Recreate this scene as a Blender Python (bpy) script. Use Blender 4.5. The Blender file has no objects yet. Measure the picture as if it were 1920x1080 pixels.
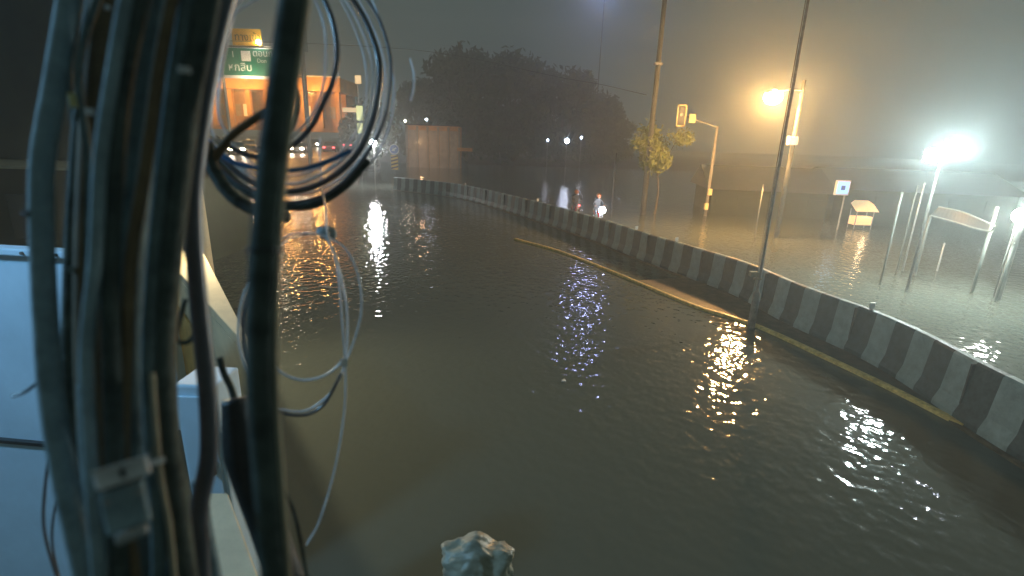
import bpy, bmesh, math, random
from mathutils import Vector, Matrix
random.seed(7)
C = bpy.context.scene.collection
sc = bpy.context.scene

# ------------------------------------------------------------------ camera
CAM_H, FPX, PITCH, ROLL = 4.4, 940.0, 16.3, 1.8
_p, _r = math.radians(PITCH), math.radians(ROLL)
F = Vector((0, math.cos(_p), -math.sin(_p)))
R0 = Vector((1, 0, 0)); U0 = R0.cross(F)
R = R0 * math.cos(_r) + U0 * math.sin(_r)
U = U0 * math.cos(_r) - R0 * math.sin(_r)
O = Vector((0, 0, CAM_H))
cam = bpy.data.cameras.new('camera'); co = bpy.data.objects.new('camera', cam); C.objects.link(co)
cam.sensor_width = 36; cam.lens = 36 * FPX / 1920
cam.clip_start = 0.05; cam.clip_end = 3000
co.matrix_world = Matrix(((R.x, U.x, -F.x, O.x), (R.y, U.y, -F.y, O.y), (R.z, U.z, -F.z, O.z), (0, 0, 0, 1)))
cam.dof.use_dof = True; cam.dof.focus_distance = 16; cam.dof.aperture_fstop = 2.1
sc.camera = co

# ------------------------------------------------------------------ world: overcast city night
w = bpy.data.worlds.new('World'); sc.world = w; w.use_nodes = True
nt = w.node_tree; nt.nodes.clear()
wo = nt.nodes.new('ShaderNodeOutputWorld'); bg = nt.nodes.new('ShaderNodeBackground')
tc = nt.nodes.new('ShaderNodeTexCoord'); nz = nt.nodes.new('ShaderNodeTexNoise'); cr = nt.nodes.new('ShaderNodeValToRGB')
nz.inputs['Scale'].default_value = 2.2; nz.inputs['Detail'].default_value = 4
cr.color_ramp.elements[0].position = .3; cr.color_ramp.elements[0].color = (.044, .064, .062, 1)
cr.color_ramp.elements[1].position = .75; cr.color_ramp.elements[1].color = (.060, .085, .082, 1)
nt.links.new(tc.outputs['Generated'], nz.inputs['Vector']); nt.links.new(nz.outputs['Fac'], cr.inputs['Fac'])
nt.links.new(cr.outputs['Color'], bg.inputs['Color']); nt.links.new(bg.outputs['Background'], wo.inputs['Surface'])
bg.inputs['Strength'].default_value = 1.45
vs = sc.view_settings; vs.view_transform = 'Standard'; vs.look = 'None'; vs.exposure = 0; vs.gamma = 1
sc.cycles.use_denoising = True
sc.cycles.volume_bounces = 0
sc.cycles.sample_clamp_indirect = 6
sc.cycles.max_bounces = 6

# ------------------------------------------------------------------ pixel helpers (1920 x 1080 photograph)
def ray(x, y): return F * FPX + R * (x - 960) + U * (540 - y)
def P(x, y, z=0.0):
    d = ray(x, y); return O + d * ((z - CAM_H) / d.z)
def D(x, y, dep):
    d = ray(x, y); return O + d * (dep / FPX)
def proj(p):
    v = Vector(p) - O; k = v.dot(F); return 960 + FPX * v.dot(R) / k, 540 - FPX * v.dot(U) / k
def zat(b, ypix):
    lo, hi = -2.0, 40.0
    for _ in range(50):
        m = (lo + hi) / 2
        if proj((b.x, b.y, m))[1] > ypix: lo = m
        else: hi = m
    return lo

def under(x, y, h):
    '''foot of a lamp of height h whose mirror image in still water shows at x, y'''
    p = P(x, y, 0) * ((h + CAM_H) / CAM_H); return Vector((p.x, p.y, 0))

# ------------------------------------------------------------------ materials
def mat(name, col, rough=.7, metal=0, nscale=0, var=.25, bump=0, em=None, es=0, spec=.5, col2=None):
    m = bpy.data.materials.new(name); m.use_nodes = True
    n = m.node_tree.nodes; l = m.node_tree.links; b = n['Principled BSDF']
    b.inputs['Base Color'].default_value = (*col, 1); b.inputs['Roughness'].default_value = rough
    b.inputs['Metallic'].default_value = metal; b.inputs['Specular IOR Level'].default_value = spec
    if nscale:
        t = n.new('ShaderNodeTexCoord'); z = n.new('ShaderNodeTexNoise'); z.inputs['Scale'].default_value = nscale
        z.inputs['Detail'].default_value = 6; z.inputs['Roughness'].default_value = .65
        r = n.new('ShaderNodeValToRGB'); r.color_ramp.elements[0].position = .32; r.color_ramp.elements[1].position = .68
        a = col2 or tuple(c * (1 - var) for c in col); r.color_ramp.elements[0].color = (*a, 1)
        r.color_ramp.elements[1].color = (*[min(1, c * (1 + var * .6)) for c in col], 1)
        l.new(t.outputs['Object'], z.inputs['Vector']); l.new(z.outputs['Fac'], r.inputs['Fac']); l.new(r.outputs['Color'], b.inputs['Base Color'])
        if bump:
            q = n.new('ShaderNodeBump'); q.inputs['Strength'].default_value = bump; q.inputs['Distance'].default_value = .02
            l.new(z.outputs['Fac'], q.inputs['Height']); l.new(q.outputs['Normal'], b.inputs['Normal'])
    if em: b.inputs['Emission Color'].default_value = (*em, 1); b.inputs['Emission Strength'].default_value = es
    return m

M = {}
def mk(k, *a, **kw): M[k] = mat(k, *a, **kw); return M[k]
mk('old_steel', (.10, .10, .09), .8, nscale=9, var=.4)
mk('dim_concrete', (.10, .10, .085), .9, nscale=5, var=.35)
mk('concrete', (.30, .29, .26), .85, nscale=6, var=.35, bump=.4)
mk('old_concrete', (.36, .33, .27), .85, nscale=3, var=.3, bump=.3)
mk('white_band', (.29, .38, .38), .7, nscale=5, var=.3, bump=.2)
mk('black_band', (.075, .10, .10), .6, nscale=7, var=.4, bump=.2)
mk('kerb_paint', (.85, .62, .22), .45, nscale=9, var=.45, bump=.3)
mk('mud', (.12, .095, .06), .6, nscale=4, var=.5, bump=.5)
mk('galv', (.32, .33, .32), .5, .4, nscale=12, var=.2)
mk('dark_steel', (.10, .10, .10), .4, .7, nscale=12, var=.3)
mk('cable_dark', (.065, .085, .072), .85, nscale=25, var=.6, bump=.4)
mk('cable_brown', (.17, .12, .06), .85, nscale=14, var=.4)
mk('cable_blue', (.24, .33, .36), .8, nscale=30, var=.3, bump=.3)
mk('cable_grey', (.12, .17, .17), .85, nscale=22, var=.5, bump=.4)
mk('cable_gloss', (.08, .085, .10), .4, nscale=20, var=.3, spec=.8)
mk('tan_cable', (.33, .30, .21), .7, nscale=9, var=.3)
mk('fibre_highlight', (.85, .86, .9), .3, nscale=20, var=.2, spec=.8)  # near-white base carries the highlights on the coil strands
mk('fibre_dark', (.07, .075, .09), .25, spec=.9, nscale=20)
mk('fibre_blue', (.05, .2, .5), .25, spec=.8, nscale=20)
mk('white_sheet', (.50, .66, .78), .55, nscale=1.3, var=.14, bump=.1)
mk('white_plastic', (.72, .72, .72), .35, nscale=8, var=.1)
mk('beige', (.66, .56, .38), .8, nscale=2.2, var=.18, bump=.25)
mk('amber_light', (.50, .30, .07), .7, nscale=3, var=.25)  # amber lamp light on the kiosk wall, put in as colour
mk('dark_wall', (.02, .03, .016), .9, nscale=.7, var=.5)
mk('ledge', (.30, .30, .22), .8, nscale=4)
mk('black_plastic', (.02, .024, .024), .5, nscale=12, var=.5, bump=.4)
mk('sack', (.36, .36, .28), .4, nscale=9, var=.35, bump=.5)
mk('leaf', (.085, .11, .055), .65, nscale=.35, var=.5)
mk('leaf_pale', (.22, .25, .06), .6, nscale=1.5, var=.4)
mk('bark', (.12, .10, .07), .9, nscale=5, var=.4, bump=.5)
mk('sign_green', (.01, .19, .12), .5, nscale=2, var=.15)
mk('sign_yellow', (.75, .42, .03), .5, nscale=2, var=.15)
mk('sign_white', (.8, .8, .78), .5)
mk('sign_black', (.02, .02, .02), .5)
mk('sign_blue', (.04, .12, .42), .4)
mk('sign_grey', (.24, .30, .30), .6, nscale=2)
mk('chev_yellow', (.8, .52, .04), .5)
mk('ochre_wall', (.62, .32, .09), .85, nscale=.6, var=.35)
mk('shutter', (.45, .38, .30), .6, nscale=1.2, var=.3)
mk('dark_glass', (.02, .025, .03), .1, spec=.8)
mk('rubber', (.02, .02, .02), .8)
mk('car_white', (.6, .6, .6), .25, nscale=3, var=.06)
mk('truck_grey', (.16, .16, .17), .4, nscale=3, var=.2)
mk('car_dark', (.05, .04, .045), .2, nscale=3, var=.1)
mk('car_yellow', (.7, .42, .05), .25, nscale=3, var=.06)
mk('car_red', (.35, .03, .04), .25, nscale=3, var=.06)
mk('skin', (.35, .2, .13), .6)
mk('shirt', (.05, .06, .07), .8, nscale=8)
mk('trousers', (.03, .035, .06), .8, nscale=8)
mk('helmet', (.35, .12, .05), .3)
mk('roof_sheet', (.03, .035, .035), .5, .3, nscale=2, var=.3)
mk('e_sodium', (.9, .8, .6), em=(1, .52, .17), es=1500)
mk('e_bike', (.9, .9, .9), em=(.8, .85, 1), es=160)
mk('e_low', (.9, .9, .9), em=(.95, 1, .9), es=500)
mk('e_nose', (.9, .9, .9), em=(1, .97, 1), es=350)
mk('e_white', (.9, .9, .9), em=(.86, 1, .98), es=820)
mk('e_mast', (.9, .9, .9), em=(.45, .5, 1), es=280)
mk('e_cool', (.9, .9, .9), em=(.7, .78, 1), es=60)
mk('e_warm', (.9, .9, .9), em=(1, .85, .65), es=110)
mk('e_red', (.6, .05, .05), em=(1, .10, .12), es=8)
mk('e_bluesign', (.3, .6, .9), em=(.12, .42, 1), es=1.0)
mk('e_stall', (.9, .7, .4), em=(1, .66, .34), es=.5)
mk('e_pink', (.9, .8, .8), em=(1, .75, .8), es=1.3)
mk('e_window', (.9, .8, .6), em=(1, .62, .25), es=.9)
mk('e_yellowgreen', (.8, .8, .4), em=(.85, .9, .4), es=.7)
mk('e_signal', (.6, .5, .2), .6)

# water: muddy flood with small wind ripples
m = bpy.data.materials.new('water'); m.use_nodes = True; n = m.node_tree.nodes; l = m.node_tree.links
n.remove(n['Principled BSDF']); wout = n['Material Output']
t = n.new('ShaderNodeTexCoord'); mp = n.new('ShaderNodeMapping'); mp.inputs['Scale'].default_value = (1, .85, 1); mp.inputs['Rotation'].default_value = (0, 0, .35)
l.new(t.outputs['Object'], mp.inputs['Vector'])
def wave(scale, det, dist, prev):
    z = n.new('ShaderNodeTexNoise'); z.inputs['Scale'].default_value = scale; z.inputs['Detail'].default_value = det; z.inputs['Roughness'].default_value = .5
    l.new(mp.outputs['Vector'], z.inputs['Vector']); q = n.new('ShaderNodeBump'); q.inputs['Strength'].default_value = 1; q.inputs['Distance'].default_value = dist
    l.new(z.outputs['Fac'], q.inputs['Height'])
    if prev: l.new(prev.outputs['Normal'], q.inputs['Normal'])
    return q
w1 = wave(.8, 2, .022, None); w2 = wave(4.4, 1.2, .029, w1)
df = n.new('ShaderNodeBsdfDiffuse'); gl = n.new('ShaderNodeBsdfGlossy'); gl.inputs['Roughness'].default_value = .065; gl.inputs['Color'].default_value = (1, 1, 1, 1)
fr = n.new('ShaderNodeFresnel'); fr.inputs['IOR'].default_value = 1.4; mx = n.new('ShaderNodeMixShader')
l.new(w2.outputs['Normal'], gl.inputs['Normal']); l.new(w2.outputs['Normal'], fr.inputs['Normal'])
rp = n.new('ShaderNodeValToRGB'); rp.color_ramp.elements[0].color = (.092, .106, .09, 1); rp.color_ramp.elements[1].color = (.112, .128, .108, 1)
z3 = n.new('ShaderNodeTexNoise'); z3.inputs['Scale'].default_value = .25; z3.inputs['Detail'].default_value = 4
l.new(t.outputs['Object'], z3.inputs['Vector']); l.new(z3.outputs['Fac'], rp.inputs['Fac']); l.new(rp.outputs['Color'], df.inputs['Color'])
l.new(fr.outputs['Fac'], mx.inputs['Fac']); l.new(df.outputs['BSDF'], mx.inputs[1]); l.new(gl.outputs['BSDF'], mx.inputs[2]); l.new(mx.outputs['Shader'], wout.inputs['Surface'])
M['water'] = m

# ------------------------------------------------------------------ mesh builder
class MB:
    def __init__(s): s.v = []; s.f = []; s.m = []
    def add(s, vs, fs, mi=0):
        o = len(s.v); s.v += [Vector(p) for p in vs]; s.f += [[i + o for i in q] for q in fs]; s.m += [mi] * len(fs); return s
    def box(s, c, d, rz=0, mi=0, rx=0):
        hx, hy, hz = d[0] / 2, d[1] / 2, d[2] / 2
        T = Matrix.Translation(c) @ Matrix.Rotation(rz, 4, 'Z') @ Matrix.Rotation(rx, 4, 'X')
        vs = [T @ Vector((x, y, z)) for z in (-hz, hz) for x, y in ((-hx, -hy), (hx, -hy), (hx, hy), (-hx, hy))]
        return s.add(vs, [(3, 2, 1, 0), (4, 5, 6, 7), (0, 1, 5, 4), (1, 2, 6, 5), (2, 3, 7, 6), (3, 0, 4, 7)], mi)
    def tube(s, pts, rad, n=10, mi=0, cap=True):
        pts = [Vector(p) for p in pts]; k = len(pts)
        if not hasattr(rad, '__len__'): rad = [rad] * k
        vs = []; fs = []; up = None
        for i in range(k):
            d = (pts[min(i + 1, k - 1)] - pts[max(i - 1, 0)]).normalized()
            if up is None: up = Vector((0, 0, 1)) if abs(d.z) < .9 else Vector((0, 1, 0))
            a = d.cross(up)
            a = a.normalized() if a.length > 1e-6 else Vector((1, 0, 0)); bb = a.cross(d).normalized(); up = bb
            for j in range(n):
                t = 2 * math.pi * j / n; vs.append(pts[i] + (a * math.cos(t) + bb * math.sin(t)) * rad[i])
        for i in range(k - 1):
            for j in range(n):
                fs.append((i * n + j, i * n + (j + 1) % n, (i + 1) * n + (j + 1) % n, (i + 1) * n + j))
        if cap: fs += [tuple(range(n))[::-1], tuple((k - 1) * n + j for j in range(n))]
        return s.add(vs, fs, mi)
    def ball(s, c, r, n=12, mi=0, sz=(1, 1, 1)):
        c = Vector(c); k = n // 2; vs = [c + Vector((0, 0, r * sz[2]))]; fs = []
        for i in range(1, k):
            a = math.pi * i / k
            for j in range(n):
                t = 2 * math.pi * j / n
                vs.append(c + Vector((r * sz[0] * math.sin(a) * math.cos(t), r * sz[1] * math.sin(a) * math.sin(t), r * sz[2] * math.cos(a))))
        vs.append(c - Vector((0, 0, r * sz[2]))); e = len(vs) - 1
        for j in range(n):
            fs.append((0, 1 + j, 1 + (j + 1) % n)); fs.append((e, e - n + (j + 1) % n, e - n + j))
            for i in range(k - 2): fs.append((1 + i * n + j, 1 + (i + 1) * n + j, 1 + (i + 1) * n + (j + 1) % n, 1 + i * n + (j + 1) % n))
        return s.add(vs, fs, mi)
    def prism(s, poly, d, mi=0):
        """poly: 3D points of one face, extruded by vector d"""
        k = len(poly); a = [Vector(p) for p in poly]; bb = [p + Vector(d) for p in a]
        fs = [tuple(range(k))[::-1], tuple(range(k, 2 * k))] + [(i, (i + 1) % k, k + (i + 1) % k, k + i) for i in range(k)]
        return s.add(a + bb, fs, mi)
    def build(s, name, mats, parent=None, smooth=False, origin=None, bevel=0):
        me = bpy.data.meshes.new(name); og = Vector(origin) if origin is not None else Vector((0, 0, 0))
        me.from_pydata([p - og for p in s.v], [], s.f)
        for q in (mats if isinstance(mats, (list, tuple)) else [mats]): me.materials.append(q if not isinstance(q, str) else M[q])
        for p, mi in zip(me.polygons, s.m): p.material_index = mi; p.use_smooth = smooth
        bm = bmesh.new(); bm.from_mesh(me); bmesh.ops.recalc_face_normals(bm, faces=bm.faces); bm.to_mesh(me); bm.free()
        o = bpy.data.objects.new(name, me); C.objects.link(o); o.location = og
        if parent is not None: o.parent = parent
        if bevel:
            q = o.modifiers.new('bevel', 'BEVEL'); q.width = bevel; q.segments = 2; q.limit_method = 'ANGLE'
        return o
def tag(o, label=None, cat=None, group=None, kind=None):
    if label: o['label'] = label
    if cat: o['category'] = cat
    if group: o['group'] = group
    if kind: o['kind'] = kind
    return o
def empty(name, loc, label, cat, group=None, rz=0):
    o = bpy.data.objects.new(name, None); C.objects.link(o); o.location = loc; o.rotation_euler = (0, 0, rz); o.empty_display_size = .2
    return tag(o, label, cat, group)
def copy_tree(o, parent=None):
    c = o.copy(); C.objects.link(c); c.parent = parent
    for ch in [x for x in bpy.data.objects if x.parent == o and x is not c]: copy_tree(ch, c)
    return c
def catmull(p, k=10):
    p = [Vector(q) for q in p]; p = [p[0] * 2 - p[1]] + p + [p[-1] * 2 - p[-2]]; out = []
    for i in range(1, len(p) - 2):
        for j in range(k):
            t = j / k; a, b_, c, d = p[i - 1], p[i], p[i + 1], p[i + 2]
            out.append(.5 * ((2 * b_) + (c - a) * t + (2 * a - 5 * b_ + 4 * c - d) * t * t + (3 * b_ - a - 3 * c + d) * t ** 3))
    out.append(p[-2]); return out
def text(s, name, size, col, parent, loc, rot, ext=.01, align='CENTER'):
    cu = bpy.data.curves.new(name, 'FONT'); cu.body = s; cu.size = size; cu.extrude = ext; cu.align_x = align; cu.align_y = 'CENTER'
    o = bpy.data.objects.new(name, cu); C.objects.link(o)
    dg = bpy.context.evaluated_depsgraph_get(); me = bpy.data.meshes.new_from_object(o.evaluated_get(dg))
    bpy.data.objects.remove(o); me.materials.clear(); me.materials.append(M[col])
    q = bpy.data.objects.new(name, me); C.objects.link(q); q.parent = parent; q.location = loc; q.rotation_euler = rot; return q
def lamp(name, loc, power, col, parent=None, rad=.1, spot=None, rot=None):
    li = bpy.data.lights.new(name, 'SPOT' if spot else 'POINT'); li.energy = power; li.color = col; li.shadow_soft_size = rad
    if spot: li.spot_size = spot; li.spot_blend = .6
    o = bpy.data.objects.new(name, li); C.objects.link(o); o.location = loc
    if rot is not None: o.rotation_euler = rot
    if parent is not None:
        o.parent = parent; bpy.context.view_layer.update(); o.matrix_parent_inverse = parent.matrix_world.inverted()
    return o

# ------------------------------------------------------------------ setting
g = MB(); g.add([(-400, -60, 0), (400, -60, 0), (400, 600, 0), (-400, 600, 0)], [(0, 1, 2, 3)])
tag(g.build('water', 'water'), 'muddy brown flood water covering the whole road', kind='structure')
g = MB(); g.add([(-400, -60, -.6), (400, -60, -.6), (400, 600, -.6), (-400, 600, -.6)], [(0, 1, 2, 3)])
tag(g.build('ground', 'mud'), kind='structure')

# median: path through the top of the barrier
top_px = [(740, 332), (860, 345), (980, 371), (1110, 405), (1190, 430), (1310, 465), (1400, 492), (1500, 533), (1633, 580), (1737, 625), (1890, 703)]
path = [P(x, y, 1.1) for x, y in top_px]; path = [Vector((p.x, p.y, 0)) for p in path]
path += [Vector((7.95, 4.8, 0)), Vector((8.1, 0, 0)), Vector((8.2, -6, 0))]
fine = catmull(path, 24)
# resample evenly
def resample(pts, step):
    out = [pts[0].copy()]; acc = 0
    for a, bb in zip(pts, pts[1:]):
        L = (bb - a).length; s_ = step - acc
        while s_ <= L: out.append(a.lerp(bb, s_ / L)); s_ += step
        acc = (acc + L) % step
    return out
med = resample(fine, .25)
def nrm(i, pts):
    d = (pts[min(i + 1, len(pts) - 1)] - pts[max(i - 1, 0)]).normalized(); return Vector((d.y, -d.x, 0))   # towards the other carriageway?
side = -1 if nrm(10, med).dot(O - med[10]) < 0 else 1     # +: towards the camera side
def sweep(pts, prof, mb, mi=lambda i: 0, closed=True):
    k = len(prof); vs = []; fs = []
    for i, p in enumerate(pts):
        q = nrm(i, pts) * side
        for (u, z) in prof: vs.append(p + q * u + Vector((0, 0, z)))
    o = len(mb.v); mb.v += vs
    for i in range(len(pts) - 1):
        for j in range(k if closed else k - 1):
            mb.f.append([o + i * k + j, o + i * k + (j + 1) % k, o + (i + 1) * k + (j + 1) % k, o + (i + 1) * k + j]); mb.m.append(mi(i))
    mb.f.append([o + j for j in range(k)]); mb.m.append(mi(0)); mb.f.append([o + (len(pts) - 1) * k + j for j in range(k)]); mb.m.append(mi(len(pts) - 2))
g = MB(); sweep(med, [(.30, -.3), (.30, .03), (.26, .05), (-.4, .05), (-.4, -.3)], g)
tag(g.build('median', 'mud'), 'muddy raised median under the striped barrier', kind='structure')
kp = resample(catmull([P(x, y, .09) * 1 for x, y in ((965, 446), (1030, 463), (1090, 484), (1165, 514), (1240, 545), (1310, 573), (1420, 608), (1600, 690), (1700, 738), (1812, 795))], 20), .25)
kp = [Vector((p.x, p.y, 0)) for p in kp]
g = MB(); sweep(kp, [(.05, -.3), (.045, .06), (.02, .075), (-.07, .075), (-.07, -.3)], g)
tag(g.build('kerb', 'kerb_paint'), 'yellow painted kerb just above the flood water', kind='structure')
g = MB(); va = []; fs = []
kv = [p for p in kp if proj((p.x, p.y, 0))[0] > 1185]
for i, p in enumerate(kv):
    q = min(med, key=lambda m_: (m_ - p).length); d_ = (q - p)
    va += [p + d_ * .03 + Vector((0, 0, .05)), q - d_.normalized() * .1 + Vector((0, 0, .045))]
    if i: fs.append((2 * i - 2, 2 * i - 1, 2 * i + 1, 2 * i))
g.add(va, fs); tag(g.build('median_verge', 'mud'), 'brown mud strip between yellow kerb and barrier', kind='structure')
bt = empty('concrete_barrier', med[40], 'long concrete median barrier painted in black and white bands', 'barrier')
g = MB(); sweep(med, [(.22, .052), (.22, .14), (.14, .36), (.09, 1.06), (.06, 1.1), (-.06, 1.1), (-.09, 1.06), (-.14, .36), (-.22, .14), (-.22, .052)], g, mi=lambda i: 1 if (i // 2) % 2 else 0)
g.build('barrier_wall', ['white_band', 'black_band'], bt, origin=med[40]).location = (0, 0, 0)
for i in range(14, len(med) - 4, 12):
    p = med[i]; q_ = (med[i + 1] - med[i - 1]).normalized(); o = MB().box((0, 0, .55), (.03, .31, .98)).build('joint', 'old_steel', bt); o.location = p + Vector((0, 0, .02)) - med[40]; o.rotation_euler = (0, 0, math.atan2(q_.y, q_.x))
for (x, y) in [(868, 341), (1008, 372), (1113, 402), (1190, 425), (1262, 446), (1633, 572)]:
    q = P(x, y + 6, 1.1); i = min(range(len(med)), key=lambda k: (med[k] - Vector((q.x, q.y, 0))).length); p = med[i]
    g = MB(); g.box((0, 0, .02), (.05, .05, .04)); g.box((0, 0, .09), (.11, .03, .13))
    o = g.build('reflector', 'sign_white', bt); o.location = p + Vector((0, 0, 1.1)) - med[40]

# far road that climbs out of the flood
g = MB(); c0, c1 = P(300, 320, 0), P(745, 305, 0)
def rowpts(yy, z, xs): return [Vector((x, yy, z)) for x in xs]
vs = rowpts(46, -.3, (-46, -14)) + rowpts(58, 1.9, (-50, -18.5)) + rowpts(66, 2.1, (-56, -21)) + rowpts(300, 3.2, (-160, -90)) + rowpts(300, -.3, (-160, -60))
g.add(vs, [(0, 1, 3, 2), (2, 3, 5, 4), (4, 5, 7, 6), (6, 7, 9, 8), (1, 9, 7, 5), (1, 5, 3)])
mk('asphalt', (.06, .058, .05), .35, nscale=1.2, var=.3, bump=.2)
tag(g.build('road', 'asphalt'), 'wet road rising out of the flood far away', kind='structure')
g = MB(); vs = [(-120, 92, -.3), (260, 92, -.3), (260, 110, .8), (-120, 110, .8), (-120, 400, 1), (260, 400, 1)]
g.add(vs, [(0, 1, 2, 3), (3, 2, 5, 4)]); tag(g.build('shore', 'mud'), 'muddy verge beyond the flood', kind='structure')

# ------------------------------------------------------------------ street lighting
def pole_axis(bx, by, ytop):
    b0 = P(bx, by, 0); return b0, zat(b0, ytop)
# sodium lamp pole
b0, zt = pole_axis(1455, 446, 150)
sl = empty('street_lamp', (b0.x, b0.y, 0), 'tall concrete street lamp glowing orange beyond the barrier', 'street lamp')
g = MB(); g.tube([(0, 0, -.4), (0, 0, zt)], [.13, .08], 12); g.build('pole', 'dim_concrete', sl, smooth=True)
dp = (b0 - O).dot(F); lp = D(1450, 180, (Vector((b0.x, b0.y, zt)) - O).dot(F) - .2)
ar = lp - b0
g = MB(); g.tube(catmull([(0, 0, zt - .5), (ar.x * .4, ar.y * .4, ar.z + .35), (ar.x, ar.y, ar.z + .16)], 6), .04, 8); g.build('arm', 'galv', sl, smooth=True)
g = MB(); g.ball((ar.x, ar.y, ar.z + .15), .42, 14, sz=(1, .7, .3)); g.build('lamp_housing', 'galv', sl, smooth=True)
g = MB(); g.ball((ar.x, ar.y, ar.z - .05), .42, 14, sz=(1, .9, .8)); g.build('lamp_glass', 'e_sodium', sl, smooth=True)
g = MB(); g.box((-.15, -.2, zat(b0, 264)), (.45, .25, .4)); g.build('junction_box', 'white_plastic', sl, bevel=.02)
SOD = lp
lamp('sodium_light', lp + Vector((-.05, -.25, -.62)), 420, (1, .52, .17), sl, .16)
# white floodlight with two heads
b0, zt = pole_axis(1700, 545, 262)
fl = empty('floodlight_mast', (b0.x, b0.y, 0), 'slim mast with twin white floodlights blazing at upper right', 'floodlight')
g = MB(); g.tube([(0, 0, -.4), (0, 0, zt)], [.05, .03], 10); g.build('pole', 'old_steel', fl, smooth=True)
dep = (Vector((b0.x, b0.y, zt)) - O).dot(F)
for (x, y, pw) in ((1750, 292, 180), (1787, 276, 330)):
    q = D(x, y, dep - .15) - b0
    g = MB(); g.box(q + Vector((0, .09, 0)), (.42, .1, .34)); h = g.build('lamp_head', 'dark_steel', fl, bevel=.02)
    g = MB(); g.ball(q, .27, 12, sz=(1, .35, .8)); g.build('lamp_glass', 'e_white', h, smooth=True)
    g = MB(); g.tube([(0, 0, zt - .2), (q.x, q.y + .1, q.z)], .025, 6); g.build('bracket', 'galv', h)
    lamp('flood_light', b0 + q + Vector((0, -.3, -.1)), pw, (.74, 1, .95), fl, .15)
# low lamp at right edge
b0 = P(1880, 560, 0); z1_ = zat(b0, 405)
ll = empty('low_lamp_post', (b0.x, b0.y, 0), 'short lamp post with white light at the right edge', 'street lamp')
dep = (Vector((b0.x, b0.y, z1_)) - O).dot(F); q = D(1916, 405, dep) - b0
g = MB(); g.tube([(q.x, q.y + .1, -.4), (q.x, q.y + .1, q.z)], .025, 8); g.build('pole', 'old_steel', ll, smooth=True)
g = MB(); g.ball(q, .24, 12); g.build('lamp_glass', 'e_low', ll, smooth=True)
lamp('low_light', b0 + q + Vector((0, -.3, 0)), 110, (.9, 1, .9), ll, .12)
# street lamp just beyond the right edge (its reflection is in the picture)
b0 = under(1785, 830, 5.3); el = empty('street_lamp', b0, 'white street lamp standing behind the barrier beyond the right edge', 'street lamp')
g = MB(); g.tube([(0, 0, -.4), (0, 0, 5.4)], [.09, .05], 10); g.build('pole', 'galv', el, smooth=True)
g = MB(); g.box((0, 0, 5.45), (.5, .25, .1)); g.build('lamp_head', 'dark_steel', el, bevel=.02)
g = MB(); g.box((0, 0, 5.38), (.4, .2, .04)); g.build('lamp_glass', 'e_cool', el)
lamp('edge_light', b0 + Vector((0, 0, 5.25)), 420, (.85, .9, 1), el, .14)

# tall steel pole in front of the barrier, leaving the top of the picture
b0, zt = pole_axis(1408, 614, 5)
sp = empty('steel_pole', (b0.x, b0.y, 0), 'thin dark steel pole standing at the kerb in front of the barrier', 'pole')
g = MB(); g.tube([(0, 0, -.4), (0, 0, .9), (0, 0, 1.0), (0, 0, zt + 2)], [.09, .09, .036, .026], 12); g.build('pole', 'concrete', sp, smooth=True)
g = MB(); g.tube([(-.10, -.05, 1.1), (-.06, -.03, zt + 2)], .012, 6); g.build('conduit', 'galv', sp)
g = MB(); g.box((-.17, -.02, 1.42), (.2, .16, .12)); g.box((-.05, -.02, 1.3), (.2, .06, .05)); g.build('bracket', 'ledge', sp, bevel=.01)

# traffic signal
b0, zt = pole_axis(1322, 405, 237)
ts = empty('traffic_signal', (b0.x, b0.y, 0), 'traffic signal pole with cantilever arm and boxed head', 'traffic light')
g = MB(); g.tube([(0, 0, -.4), (0, 0, zt)], [.11, .08], 10); g.build('pole', 'old_concrete', ts, smooth=True)
dep = (Vector((b0.x, b0.y, zt)) - O).dot(F)
q1 = D(1272, 213, dep) - b0
g = MB(); g.tube([(0, 0, zt - .05), q1], [.06, .04], 8); g.build('arm', 'galv', ts, smooth=True)
q = D(1277, 217, dep - .15) - b0
mk('signal_frame', (.85, .68, .3), .5)
hd = MB().box(q, (.44, .16, 1.15)).build('signal_head', 'black_plastic', ts, bevel=.02)
g = MB()
for dx, dz, sx, sz_ in ((-.26, 0, .07, 1.3), (.26, 0, .07, 1.3), (0, .62, .59, .07), (0, -.62, .59, .07)): g.box(q + Vector((dx, -.09, dz)), (sx, .04, sz_))
g.build('backboard', 'signal_frame', hd)
for k, dz in enumerate((.38, 0, -.38)):
    g = MB(); g.tube([q + Vector((0, -.08, dz)), q + Vector((0, -.2, dz))], .12, 10); g.build('lens', 'dark_glass', hd)
q = D(1298, 222, dep - .15) - b0
MB().box(q, (.42, .14, .55)).build('sign_plate', 'signal_frame', ts, bevel=.02)
for (x, y) in ((1331, 360), (1324, 387)):
    q = D(x, y, dep - .2) - b0; MB().box(q, (.24, .2, .4)).build('control_box', 'signal_frame', ts, bevel=.02)

# utility pole
b0, zt = pole_axis(1205, 402, -60)
up = empty('utility_pole', (b0.x, b0.y, 0), 'tall pale concrete utility pole beside the small lit tree', 'pole')
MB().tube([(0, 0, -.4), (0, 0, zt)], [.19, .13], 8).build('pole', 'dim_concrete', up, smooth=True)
MB().box((0, 0, zat(b0, 120)), (.5, .3, .12)).build('crossarm', 'galv', up)
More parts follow.
